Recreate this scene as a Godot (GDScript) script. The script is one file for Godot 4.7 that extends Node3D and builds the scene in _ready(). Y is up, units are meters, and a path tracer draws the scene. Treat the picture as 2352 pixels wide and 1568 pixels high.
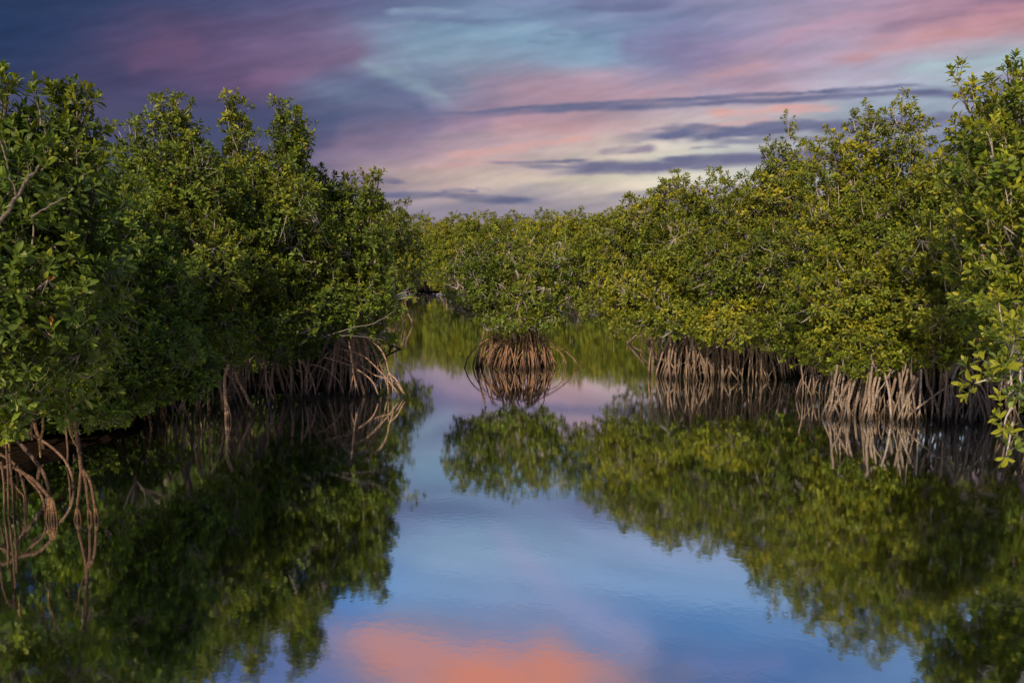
extends Node3D
# A mangrove lagoon at dusk: calm dark water between banks of red mangroves.
# Picture units used for laying out: 2352 x 1568, turned into world points at a distance of their own.

const F := 1829.0
const CX := 1176.0
const CY := 784.0
const EYE := Vector3(0, 2, 0)
const PITCH := 0.10027   # radians the camera looks down

var rng := RandomNumberGenerator.new()
var clump := FastNoiseLite.new()
var fine := FastNoiseLite.new()
var leaf_mat: StandardMaterial3D
var bark_mats := {}
var twig_mat: StandardMaterial3D
var leaf_meshes: Array[ArrayMesh] = []
var old_leaf_meshes: Array[ArrayMesh] = []
var sprig_leaves := []            # per variant: array of [Transform3D, leaf mesh index]
var sprig_meshes: Array[ArrayMesh] = []
var names := {}


# ---------------------------------------------------------------- small helpers
class Buf:
	var v := PackedVector3Array()
	var n := PackedVector3Array()
	var c := PackedColorArray()
	var i := PackedInt32Array()

	func tube(pts: PackedVector3Array, radii: PackedFloat32Array, sides: int, cols: PackedColorArray) -> void:
		var count := pts.size()
		if count < 2:
			return
		var t0 := (pts[1] - pts[0]).normalized()
		var u := t0.cross(Vector3.UP if absf(t0.y) < 0.9 else Vector3.RIGHT).normalized()
		var first := v.size()
		for k in count:
			var t := (pts[mini(k + 1, count - 1)] - pts[maxi(k - 1, 0)]).normalized()
			u = (u - t * u.dot(t)).normalized()
			var w := t.cross(u)
			for s in sides:
				var a := TAU * s / sides
				var o := u * cos(a) + w * sin(a)
				v.append(pts[k] + o * radii[k])
				n.append(o)
				c.append(cols[k])
		for k in count - 1:
			for s in sides:
				var a := first + k * sides + s
				var b := first + k * sides + (s + 1) % sides
				i.append_array(PackedInt32Array([a, a + sides, b, b, a + sides, b + sides]))
		var tip := v.size()
		v.append(pts[count - 1] + (pts[count - 1] - pts[count - 2]).normalized() * radii[count - 1] * 0.6)
		n.append((pts[count - 1] - pts[count - 2]).normalized())
		c.append(cols[count - 1])
		for s in sides:
			i.append_array(PackedInt32Array([first + (count - 1) * sides + s, tip, first + (count - 1) * sides + (s + 1) % sides]))

	func mesh() -> ArrayMesh:
		var m := ArrayMesh.new()
		if v.size() == 0:
			return m
		var a := []
		a.resize(Mesh.ARRAY_MAX)
		a[Mesh.ARRAY_VERTEX] = v
		a[Mesh.ARRAY_NORMAL] = n
		a[Mesh.ARRAY_COLOR] = c
		a[Mesh.ARRAY_INDEX] = i
		m.add_surface_from_arrays(Mesh.PRIMITIVE_TRIANGLES, a)
		return m


func ray(px: float, py: float) -> Vector3:
	var fwd := Vector3(0, -sin(PITCH), -cos(PITCH))
	var up := Vector3(0, cos(PITCH), -sin(PITCH))
	return Vector3.RIGHT * ((px - CX) / F) + up * ((CY - py) / F) + fwd


func at(px: float, py: float, d: float) -> Vector3:
	var r := ray(px, py)
	return EYE + r * (d / -r.z)


func ground(px: float, py: float) -> Vector3:
	var r := ray(px, py)
	return EYE + r * (-EYE.y / r.y)


func numbered(called: String) -> String:
	names[called] = names.get(called, -1) + 1
	return called if names[called] == 0 else "%s_%03d" % [called, names[called]]


func put(called: String, m: Mesh, mat: Material, parent: Node3D) -> MeshInstance3D:
	var o := MeshInstance3D.new()
	o.name = called
	o.mesh = m
	o.material_override = mat
	parent.add_child(o, true)
	return o


func rnd(a: float, b: float) -> float:
	return rng.randf_range(a, b)


func rdir() -> Vector3:
	var z := rnd(-1, 1)
	var a := rnd(0, TAU)
	var s := sqrt(1 - z * z)
	return Vector3(s * cos(a), z, s * sin(a))


func fill(n: int, c: Color) -> PackedColorArray:
	var a := PackedColorArray()
	a.resize(n)
	a.fill(c)
	return a


# ---------------------------------------------------------------- sky
var paint_w := 0
var paint_h := 0
var paint := PackedColorArray()
const PX0 := -700.0
const PX1 := 3052.0
const PY0 := -760.0
const PY1 := 660.0
const PSTEP := 3.2
var sky_noise := FastNoiseLite.new()
var sky_streak := FastNoiseLite.new()


func c8(r: float, g: float, b: float) -> Color:
	return Color(r / 255.0, g / 255.0, b / 255.0)


func paint_sky() -> void:
	# a coarse grid of air and cloud colours, rows from high to low
	var ys := [-760, -600, -430, -320, -210, -110, -30, 0, 70, 140, 210, 280, 350, 420, 490, 660]
	var rows := [
		[[86, 110, 165], [90, 112, 168], [96, 118, 172], [104, 122, 176], [116, 124, 170], [140, 134, 175], [140, 134, 175], [110, 130, 180], [100, 130, 185], [100, 130, 185], [105, 132, 182], [110, 134, 180], [112, 136, 180]],
		[[80, 104, 160], [84, 106, 162], [88, 112, 170], [92, 124, 190], [120, 132, 190], [190, 140, 160], [190, 140, 160], [112, 132, 190], [84, 120, 178], [84, 120, 182], [88, 124, 180], [100, 138, 195], [104, 138, 190]],
		[[66, 94, 150], [70, 98, 155], [76, 106, 170], [84, 122, 194], [110, 136, 200], [170, 146, 180], [160, 146, 190], [106, 142, 205], [82, 124, 188], [82, 124, 192], [90, 130, 192], [104, 146, 205], [110, 146, 200]],
		[[58, 86, 140], [62, 90, 148], [70, 102, 168], [82, 130, 205], [92, 146, 220], [112, 150, 206], [124, 152, 206], [122, 150, 206], [92, 140, 204], [94, 144, 208], [108, 150, 206], [120, 160, 215], [128, 160, 210]],
		[[52, 78, 130], [58, 84, 138], [68, 96, 158], [86, 130, 200], [112, 164, 226], [134, 168, 214], [142, 170, 214], [134, 168, 216], [130, 168, 218], [138, 174, 220], [144, 176, 226], [150, 170, 215], [150, 165, 205]],
		[[46, 70, 118], [54, 74, 124], [66, 84, 138], [86, 106, 165], [118, 150, 200], [144, 174, 210], [148, 178, 212], [142, 170, 210], [144, 166, 208], [152, 168, 208], [162, 165, 212], [172, 160, 200], [172, 150, 185]],
		[[41, 63, 107], [52, 68, 112], [66, 74, 122], [86, 88, 138], [102, 112, 158], [122, 148, 190], [126, 152, 192], [122, 138, 182], [132, 140, 180], [146, 146, 184], [165, 148, 184], [178, 146, 174], [170, 124, 150]],
		[[40, 62, 105], [52, 68, 110], [66, 74, 120], [84, 86, 133], [95, 97, 147], [110, 125, 167], [113, 133, 175], [112, 120, 166], [126, 130, 171], [140, 139, 177], [166, 146, 182], [182, 146, 172], [170, 120, 145]],
		[[38, 60, 105], [58, 65, 110], [98, 80, 122], [105, 90, 135], [115, 110, 150], [120, 152, 185], [124, 160, 191], [122, 150, 186], [126, 135, 180], [165, 152, 190], [180, 155, 182], [190, 145, 165], [198, 140, 152]],
		[[44, 62, 105], [72, 70, 112], [100, 78, 120], [106, 88, 130], [122, 112, 150], [132, 160, 187], [130, 152, 182], [130, 164, 196], [130, 125, 170], [172, 145, 178], [176, 160, 190], [182, 166, 186], [166, 186, 202]],
		[[50, 62, 105], [78, 72, 115], [80, 75, 118], [108, 86, 126], [108, 124, 160], [118, 132, 165], [158, 138, 166], [176, 145, 166], [168, 152, 186], [182, 146, 168], [176, 172, 196], [166, 186, 202], [140, 150, 178]],
		[[56, 65, 105], [80, 75, 115], [66, 75, 116], [68, 76, 117], [84, 94, 135], [122, 112, 150], [172, 136, 160], [188, 148, 160], [196, 176, 180], [194, 178, 186], [166, 176, 192], [158, 174, 190], [112, 122, 157]],
		[[66, 73, 113], [69, 74, 115], [66, 75, 115], [72, 79, 121], [112, 102, 142], [168, 142, 160], [194, 165, 170], [214, 190, 180], [216, 208, 192], [208, 206, 198], [130, 136, 164], [126, 136, 166], [120, 126, 156]],
		[[62, 70, 112], [64, 70, 112], [66, 74, 118], [90, 88, 128], [158, 134, 152], [194, 166, 160], [210, 188, 172], [214, 198, 174], [214, 208, 188], [200, 200, 188], [150, 156, 174], [130, 140, 168], [122, 128, 158]],
		[[70, 76, 116], [74, 78, 118], [80, 84, 124], [96, 96, 134], [124, 118, 146], [148, 138, 158], [150, 140, 160], [160, 150, 160], [165, 158, 165], [152, 152, 166], [136, 142, 168], [126, 134, 166], [120, 128, 160]],
		[[84, 86, 122], [88, 88, 124], [96, 94, 128], [108, 104, 134], [126, 118, 144], [136, 126, 150], [140, 130, 152], [146, 136, 154], [150, 142, 158], [144, 142, 160], [134, 138, 162], [128, 134, 162], [122, 130, 160]],
	]
	paint_w = int((PX1 - PX0) / PSTEP) + 1
	paint_h = int((PY1 - PY0) / PSTEP) + 1
	# even rows every 10 units of height, then the engine's own cubic scaling
	var coarse := Image.create(19, 48, false, Image.FORMAT_RGBF)
	for gy in 48:
		var y := PY0 + (PY1 - PY0) * gy / 47.0
		var k := 0
		while k < ys.size() - 2 and ys[k + 1] < y:
			k += 1
		var f: float = clampf((y - ys[k]) / float(ys[k + 1] - ys[k]), 0, 1)
		f = f * f * (3 - 2 * f) * 0.5 + f * 0.5
		for gx in 19:
			var x := PX0 + (PX1 - PX0) * gx / 18.0
			var g := clampf(x / 196.0, 0, 11.999)
			var j := int(g)
			var s := g - j
			var ca := Color(rows[k][j][0], rows[k][j][1], rows[k][j][2]).lerp(Color(rows[k][j + 1][0], rows[k][j + 1][1], rows[k][j + 1][2]), s)
			var cb := Color(rows[k + 1][j][0], rows[k + 1][j][1], rows[k + 1][j][2]).lerp(Color(rows[k + 1][j + 1][0], rows[k + 1][j + 1][1], rows[k + 1][j + 1][2]), s)
			var cc := ca.lerp(cb, f)
			coarse.set_pixel(gx, gy, Color(cc.r / 255.0, cc.g / 255.0, cc.b / 255.0))
	coarse.resize(paint_w, paint_h, Image.INTERPOLATE_CUBIC)
	sky_noise.seed = 11
	sky_noise.frequency = 0.0035
	sky_noise.fractal_octaves = 4
	sky_streak.seed = 5
	sky_streak.frequency = 0.006
	sky_streak.fractal_octaves = 6
	paint.resize(paint_w * paint_h)
	for iy in paint_h:
		var y := PY0 + iy * PSTEP
		var grow := 1.0 + maxf(0.0, -y) / 500.0
		for ix in paint_w:
			var x := PX0 + ix * PSTEP
			var wx := sky_noise.get_noise_2d(x, y * 1.8) * 70 * grow
			var wy := sky_noise.get_noise_2d(x * 0.7 + 900, y * 2.2 + 300) * 34
			var lx := clampi(ix + int(wx / PSTEP), 0, paint_w - 1)
			var ly := clampi(iy + int(wy / PSTEP), 0, paint_h - 1)
			var c := coarse.get_pixel(lx, ly)
			# faint cirrus fibres, slanting up to the right
			var s := sky_streak.get_noise_2d((x + y * 1.2) * 0.35, (y + x * 0.13) * 2.6)
			var k := 1.0 + s * 0.11 / grow
			paint[iy * paint_w + ix] = Color(c.r * (k + s * 0.05 / grow), c.g * k, c.b * (k - s * 0.02 / grow))
	# clouds as soft strokes: points, half thickness, colour, strength, raggedness
	var dark := c8(104, 108, 148)
	var grey := c8(120, 118, 150)
	var pink := c8(196, 148, 162)
	var coral := c8(204, 152, 156)
	var teal := c8(150, 180, 192)
	for s in [
		[[1440, 228, 1560, 205, 1690, 165, 1800, 140], 24, coral, 0.45, 0.6],
		[[1900, 140, 2040, 105, 2190, 78, 2352, 38, 2560, 0], 22, c8(204, 146, 154), 0.7, 0.7],
		[[2000, 75, 2120, 40, 2240, 10, 2400, -30], 26, c8(140, 112, 145), 0.5, 0.7],
		[[1760, 95, 1900, 62, 2080, 22, 2240, -10], 20, c8(200, 150, 175), 0.5, 0.6],
		[[1150, 205, 1250, 215, 1400, 218, 1480, 215], 24, pink, 0.4, 0.5],
		[[1120, 300, 1240, 285, 1330, 300, 1380, 330], 26, c8(205, 155, 160), 0.5, 0.6],
		[[1010, 360, 1160, 345, 1300, 322, 1370, 318], 9, c8(222, 165, 160), 0.7, 0.8],
		[[950, 385, 1080, 376, 1200, 366], 7, c8(214, 162, 160), 0.6, 0.8],
		[[760, 330, 860, 318, 960, 296], 32, c8(150, 120, 150), 0.4, 0.5],
		[[1620, 262, 1740, 256, 1840, 248, 1930, 244], 11, c8(228, 165, 158), 0.8, 0.8],
		[[1600, 292, 1700, 282, 1780, 275], 9, c8(222, 168, 165), 0.6, 0.8],
		[[820, 140, 900, 172, 980, 205, 1045, 245], 18, teal, 0.4, 0.45],
		[[700, 165, 790, 180, 880, 205, 960, 240, 1000, 270], 24, c8(98, 106, 148), 0.7, 0.5],
		[[930, 135, 1010, 165, 1080, 200], 16, c8(118, 134, 168), 0.6, 0.6],
		[[290, 150, 380, 105, 470, 118], 34, c8(118, 82, 122), 0.5, 0.4],
		[[560, 185, 660, 168, 760, 140, 850, 110], 28, c8(134, 100, 140), 0.6, 0.4],
		[[120, 200, 280, 235, 420, 260], 34, c8(82, 76, 118), 0.4, 0.4],
		[[840, 48, 980, 42, 1120, 52, 1240, 46], 8, c8(104, 122, 165), 0.5, 0.7],
		[[880, 28, 980, 24, 1080, 26], 7, c8(136, 164, 194), 0.6, 0.7],
		[[1150, 60, 1280, 75, 1340, 90], 16, c8(132, 168, 198), 0.5, 0.6],
		[[1260, 78, 1310, 80], 5, c8(112, 132, 170), 0.6, 0.8],
		[[1210, 97, 1270, 98], 3, c8(112, 130, 168), 0.5, 0.9],
		[[1420, 105, 1520, 98, 1600, 85], 30, c8(124, 118, 166), 0.6, 0.5],
		[[1300, 15, 1420, 20, 1560, 10], 8, c8(104, 112, 156), 0.5, 0.7],
		[[2050, 165, 2200, 150, 2352, 135, 2500, 120], 22, c8(164, 194, 204), 0.6, 0.6],
		[[2250, 182, 2352, 176, 2500, 170], 8, c8(150, 140, 168), 0.6, 0.7],
		[[850, 272, 980, 264, 1113, 256, 1300, 241, 1505, 230, 1599, 226, 1865, 212, 2081, 197, 2180, 200], 5, dark, 0.8, 0.7],
		[[1080, 268, 1149, 262, 1330, 250, 1505, 241, 1599, 238, 1865, 227, 2081, 212, 2189, 216, 2400, 222], 8, dark, 0.9, 0.6],
		[[2189, 216, 2352, 205, 2600, 200], 20, c8(104, 112, 150), 0.6, 0.6],
		[[1430, 316, 1505, 311, 1620, 304, 1757, 296, 1900, 290, 2060, 284, 2160, 280], 16, dark, 0.95, 0.65],
		[[1690, 302, 1850, 288, 2000, 280, 2400, 270], 14, c8(112, 116, 152), 0.7, 0.7],
		[[1470, 300, 1560, 293, 1640, 288], 4, c8(135, 125, 152), 0.6, 0.9],
		[[1630, 330, 1700, 326, 1790, 320, 2000, 318], 6, c8(130, 132, 160), 0.75, 0.9],
		[[1580, 342, 1640, 338, 1680, 336], 3, c8(132, 132, 158), 0.7, 0.9],
		[[1373, 349, 1430, 346, 1510, 338], 7, c8(146, 134, 156), 0.75, 0.9],
		[[1113, 373, 1200, 374, 1290, 370, 1365, 366], 3.5, grey, 0.85, 0.8],
		[[1190, 381, 1300, 386, 1420, 380, 1505, 376], 5, grey, 0.8, 0.9],
		[[1239, 396, 1330, 388, 1450, 384, 1520, 380, 1757, 366, 1900, 360, 2300, 350], 14, c8(112, 112, 148), 0.9, 0.6],
		[[1505, 366, 1640, 362, 1780, 356], 8, c8(110, 112, 148), 0.8, 0.7],
		[[1330, 398, 1430, 396, 1530, 396], 4, c8(150, 140, 158), 0.6, 0.9],
		[[760, 412, 840, 410, 935, 416], 7, c8(108, 104, 142), 0.75, 0.7],
		[[800, 440, 880, 446, 1000, 450, 1120, 456, 1250, 463], 9, c8(100, 104, 142), 0.9, 0.6],
		[[1010, 438, 1060, 436, 1100, 440], 4, c8(112, 112, 146), 0.7, 0.9],
		[[1090, 432, 1130, 434], 3, c8(140, 130, 152), 0.5, 0.9],
		[[1380, 452, 1500, 442, 1640, 434, 1760, 424], 8, c8(146, 140, 160), 0.6, 0.8],
		[[1480, 468, 1700, 452, 1900, 440], 12, c8(128, 126, 156), 0.5, 0.7],
		# higher than the picture's top edge: known from the picture's own reflections
		[[1110, -40, 1190, -130, 1300, -240, 1420, -330, 1560, -380], 52, c8(168, 168, 214), 0.55, 0.4],
		[[1600, -420, 1760, -440, 1900, -420], 30, c8(120, 136, 200), 0.6, 0.5],
		[[300, -500, 520, -560, 760, -600], 60, c8(150, 130, 180), 0.5, 0.5],
		[[1900, -560, 2200, -600, 2600, -620], 70, c8(190, 150, 180), 0.5, 0.5],
	]:
		stroke(s[0], s[1], s[2], s[3], s[4])
	blob(930, -390, 330, 75, c8(232, 150, 152), 0.7)
	blob(1340, -455, 300, 75, c8(220, 150, 156), 0.55)
	blob(1130, -485, 350, 115, c8(255, 142, 112), 1.0)
	# a last veil of thin broken fibres over all of it, and the dusk's greyness
	var wisp := FastNoiseLite.new()
	wisp.seed = 23
	wisp.frequency = 0.03
	wisp.fractal_octaves = 5
	wisp.fractal_gain = 0.66
	for iy in paint_h:
		var y := PY0 + iy * PSTEP
		var calm := 1.0 / (1.0 + maxf(0.0, -y) / 120.0)
		for ix in paint_w:
			var x := PX0 + ix * PSTEP
			var c := paint[iy * paint_w + ix]
			var s := wisp.get_noise_2d((x + y * 0.6) * 0.22, (y + x * 0.16) * 1.5 + sky_noise.get_noise_2d(x, y) * 40.0)
			var k := 1.0 + s * 0.065 * calm
			var g := c.get_luminance()
			paint[iy * paint_w + ix] = Color(lerpf(g, c.r, 0.81) * k, lerpf(g, c.g, 0.81) * k, lerpf(g, c.b, 0.81) * k)


func blob(x0: float, y0: float, rx: float, ry: float, col: Color, amount: float) -> void:
	for iy in paint_h:
		var y := PY0 + iy * PSTEP
		if absf(y - y0) > ry * 2.6:
			continue
		for ix in paint_w:
			var x := PX0 + ix * PSTEP
			if absf(x - x0) > rx * 2.8:
				continue
			var wx := sky_noise.get_noise_2d(x * 0.8, y) * 0.55
			var wy := sky_noise.get_noise_2d(x * 0.8 + 400, y * 1.2) * 0.8
			var q := Vector2((x - x0) / rx + wx, (y - y0 - (x - x0) * -0.06) / ry + wy).length_squared()
			var a := exp(-q * 1.1) * amount
			if a > 0.01:
				paint[iy * paint_w + ix] = paint[iy * paint_w + ix].lerp(col, a)


func stroke(p: Array, w: float, col: Color, amount: float, rag: float) -> void:
	var n := p.size() / 2
	var lo := Vector2(1e9, 1e9)
	var hi := -lo
	for k in n:
		var q := Vector2(p[2 * k], p[2 * k + 1])
		lo = lo.min(q)
		hi = hi.max(q)
	var pad := w * 2.4 + 6
	var x0 := clampi(int((lo.x - pad * 2.5 - PX0) / PSTEP), 0, paint_w - 1)
	var x1 := clampi(int((hi.x + pad * 2.5 - PX0) / PSTEP), 0, paint_w - 1)
	var y0 := clampi(int((lo.y - pad - PY0) / PSTEP), 0, paint_h - 1)
	var y1 := clampi(int((hi.y + pad - PY0) / PSTEP), 0, paint_h - 1)
	var whole: float = p[2 * n - 2] - p[0]
	var hard := clampf((rag - 0.42) * 3.0, 0.0, 0.92) if w < 20 else 0.0
	for ix in range(x0, x1 + 1):
		var x := PX0 + ix * PSTEP
		# the stroke's middle and its fading ends at this x
		var k := 0
		while k < n - 2 and p[2 * k + 2] < x:
			k += 1
		var f: float = (x - p[2 * k]) / maxf(1.0, p[2 * k + 2] - p[2 * k])
		var mid: float = lerpf(p[2 * k + 1], p[2 * k + 3], clampf(f, -0.2, 1.2))
		var along: float = (x - p[0]) / maxf(1.0, whole)
		var ends := smoothstep(-0.06, 0.14, along) * (1 - smoothstep(0.84, 1.06, along))
		if ends <= 0.0:
			continue
		var thick := w * (0.55 + 0.45 * ends) * (1.0 + rag * 0.7 * sky_streak.get_noise_2d(x * 0.6 + w * 37, mid))
		for iy in range(y0, y1 + 1):
			var y := PY0 + iy * PSTEP
			var wob := sky_streak.get_noise_2d(x * 0.9 + w * 91, y * 4.5) * rag * w * 1.25
			var q := absf(y - mid + wob) / maxf(1.0, thick)
			if q > 2.0:
				continue
			var a := lerpf(exp(-q * q * 1.1), 1.0 - smoothstep(0.55, 1.25, q), hard) * ends * amount * (1.0 + rag * 1.25 * sky_streak.get_noise_2d((x + y * 1.5) * 0.9, (y + x * 0.12) * 5.5 + w * 13))
			var at_: int = iy * paint_w + ix
			paint[at_] = paint[at_].lerp(col, clampf(a, 0, 1))


func sky_color(d: Vector3) -> Color:
	var fwd := Vector3(0, -sin(PITCH), -cos(PITCH))
	var up := Vector3(0, cos(PITCH), -sin(PITCH))
	var el := maxf(d.y, 0.0)
	# the rest of the dome: dusk air with soft clouds, zenith brightened for fill light
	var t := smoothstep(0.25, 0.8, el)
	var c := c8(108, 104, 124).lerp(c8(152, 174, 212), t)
	var z := d.dot(fwd)
	var w := smoothstep(0.42, 0.74, z)
	if w < 1.0:
		var q := d / maxf(0.12, d.y + 0.25) * 130.0
		var cl := smoothstep(0.0, 0.55, sky_noise.get_noise_2d(q.x, q.z * 1.4 + 500))
		c = c.lerp(c8(150, 128, 150), cl * 0.35)
	if w > 0.0:
		var x := (CX + F * d.x / z - PX0) / PSTEP
		var y := (CY - F * d.dot(up) / z - PY0) / PSTEP
		x = clampf(x, 0, paint_w - 1.01)
		y = clampf(y, 0, paint_h - 1.01)
		var ix := int(x)
		var iy := int(y)
		var fx := x - ix
		var fy := y - iy
		var k := iy * paint_w + ix
		var p := paint[k].lerp(paint[k + 1], fx).lerp(paint[k + paint_w].lerp(paint[k + paint_w + 1], fx), fy)
		c = c.lerp(p, w)
	return c


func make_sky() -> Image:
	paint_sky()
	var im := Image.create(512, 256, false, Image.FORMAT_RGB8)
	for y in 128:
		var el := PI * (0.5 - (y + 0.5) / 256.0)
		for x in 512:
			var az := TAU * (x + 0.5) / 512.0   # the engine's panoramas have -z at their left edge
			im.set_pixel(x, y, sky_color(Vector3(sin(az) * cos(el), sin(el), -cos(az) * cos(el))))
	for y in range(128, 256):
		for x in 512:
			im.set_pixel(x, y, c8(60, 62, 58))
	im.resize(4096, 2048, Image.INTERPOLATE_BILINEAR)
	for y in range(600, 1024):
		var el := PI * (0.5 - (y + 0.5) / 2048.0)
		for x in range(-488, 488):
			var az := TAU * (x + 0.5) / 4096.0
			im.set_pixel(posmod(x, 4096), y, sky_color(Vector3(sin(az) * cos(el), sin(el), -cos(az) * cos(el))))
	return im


# ---------------------------------------------------------------- leaves
func leaf_shape(length: float, width: float, bend: float, fold: float, col: Color, rib: Color) -> ArrayMesh:
	# along +Y from the stalk, upper face +Z, folded along the midrib and curved back
	var b := Buf.new()
	var ts := [0.0, 0.1, 0.3, 0.52, 0.74, 0.9, 1.0]
	var ws := [0.06, 0.1, 0.68, 1.0, 0.92, 0.5, 0.06]
	for k in ts.size():
		var t: float = ts[k]
		var y := length * t
		var z := -bend * length * t * t
		var hw: float = width * 0.5 * ws[k]
		var slope := -2.0 * bend * t
		var nm := Vector3(0, -slope, 1).normalized()
		b.v.append(Vector3(-hw, y, z + hw * fold)); b.n.append((nm + Vector3(fold * 0.8, 0, 0)).normalized()); b.c.append(col)
		b.v.append(Vector3(0, y, z)); b.n.append(nm); b.c.append(rib)
		b.v.append(Vector3(hw, y, z + hw * fold)); b.n.append((nm - Vector3(fold * 0.8, 0, 0)).normalized()); b.c.append(col)
	for k in ts.size() - 1:
		var a := k * 3
		b.i.append_array(PackedInt32Array([a, a + 3, a + 1, a + 1, a + 3, a + 4, a + 1, a + 4, a + 2, a + 2, a + 4, a + 5]))
	return b.mesh()


func make_leaves() -> void:
	leaf_mat = StandardMaterial3D.new()
	leaf_mat.vertex_color_use_as_albedo = true
	leaf_mat.roughness = 0.46
	leaf_mat.metallic_specular = 0.34
	leaf_mat.cull_mode = BaseMaterial3D.CULL_DISABLED
	leaf_mat.backlight_enabled = true
	leaf_mat.backlight = Color(0.76, 0.76, 0.3)
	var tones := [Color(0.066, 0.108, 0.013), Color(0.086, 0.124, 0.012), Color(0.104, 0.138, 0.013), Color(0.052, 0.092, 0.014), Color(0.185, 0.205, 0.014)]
	for t in tones:
		for k in 3:
			var c: Color = t
			leaf_meshes.append(leaf_shape(0.104 + 0.008 * k, 0.042 + 0.003 * k, 0.10 + 0.12 * k, 0.28 + 0.08 * k, c, c.lerp(Color(0.2, 0.2, 0.04), 0.35)))
	for c in [Color(0.34, 0.15, 0.015), Color(0.38, 0.24, 0.018), Color(0.28, 0.22, 0.02), Color(0.17, 0.08, 0.02)]:
		old_leaf_meshes.append(leaf_shape(0.108, 0.044, 0.15, 0.3, c, c * 0.8))
	rng.seed = 77
	for v in 13:
		var leaves := []
		var turn := rnd(0, TAU)
		var pairs := 4 if v % 3 else 5
		for p in pairs:
			var f := float(p) / (pairs - 1)
			for side in 2:
				var yaw := turn + p * (PI / 2 + 0.25) + side * PI + rnd(-0.35, 0.35)
				var lean := lerpf(1.28, 0.26, f) + rnd(-0.2, 0.2)
				var rad := Vector3(cos(yaw), 0, sin(yaw))
				var dl := (Vector3.UP * cos(lean) + rad * sin(lean)).normalized()
				var nm := (Vector3.UP * sin(lean) - rad * cos(lean)).normalized()
				var xx := dl.cross(nm)
				var basis := Basis(xx, dl, nm).rotated(dl, rnd(-0.45, 0.45)).scaled(Vector3.ONE * lerpf(1.05, 0.72, f) * rnd(0.82, 1.12))
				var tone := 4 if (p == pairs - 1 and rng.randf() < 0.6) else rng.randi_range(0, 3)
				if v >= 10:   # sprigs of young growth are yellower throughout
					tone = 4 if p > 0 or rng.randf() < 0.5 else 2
				leaves.append([Transform3D(basis, Vector3.UP * (0.012 + 0.07 * f) + rad * 0.004), tone * 3 + rng.randi_range(0, 2)])
		sprig_leaves.append(leaves)
		var b := Buf.new()
		for l in leaves:
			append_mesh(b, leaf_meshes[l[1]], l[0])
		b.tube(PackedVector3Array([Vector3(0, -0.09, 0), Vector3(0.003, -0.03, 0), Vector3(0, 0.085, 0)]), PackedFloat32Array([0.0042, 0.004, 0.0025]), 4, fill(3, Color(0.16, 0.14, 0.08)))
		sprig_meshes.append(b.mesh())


func append_mesh(b: Buf, m: ArrayMesh, t: Transform3D) -> void:
	var a := m.surface_get_arrays(0)
	var first := b.v.size()
	var nb := t.basis.orthonormalized()
	for k in a[Mesh.ARRAY_VERTEX].size():
		b.v.append(t * a[Mesh.ARRAY_VERTEX][k])
		b.n.append(nb * a[Mesh.ARRAY_NORMAL][k])
		b.c.append(a[Mesh.ARRAY_COLOR][k])
	for k in a[Mesh.ARRAY_INDEX]:
		b.i.append(first + k)


# ---------------------------------------------------------------- bark
func bark(key: String) -> StandardMaterial3D:
	if bark_mats.has(key):
		return bark_mats[key]
	var m := StandardMaterial3D.new()
	m.vertex_color_use_as_albedo = true
	m.roughness = 0.85
	m.metallic_specular = 0.3
	var ns := FastNoiseLite.new()
	ns.seed = 31 + bark_mats.size()
	ns.frequency = 0.02
	ns.fractal_octaves = 5
	var g := Gradient.new()
	g.set_color(0, Color(0.52, 0.5, 0.48))
	g.set_color(1, Color(1, 1, 1))
	g.add_point(0.42, Color(0.72, 0.7, 0.68))
	g.add_point(0.6, Color(0.95, 0.93, 0.9))
	var t := NoiseTexture2D.new()
	t.width = 256
	t.height = 256
	t.seamless = true
	t.noise = ns
	t.color_ramp = g
	m.albedo_texture = t
	m.uv1_triplanar = true
	m.uv1_world_triplanar = true
	m.uv1_scale = Vector3(4.5, 9, 4.5)
	m.heightmap_enabled = true
	m.heightmap_texture = t
	m.heightmap_scale = 0.5
	bark_mats[key] = m
	return m


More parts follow.
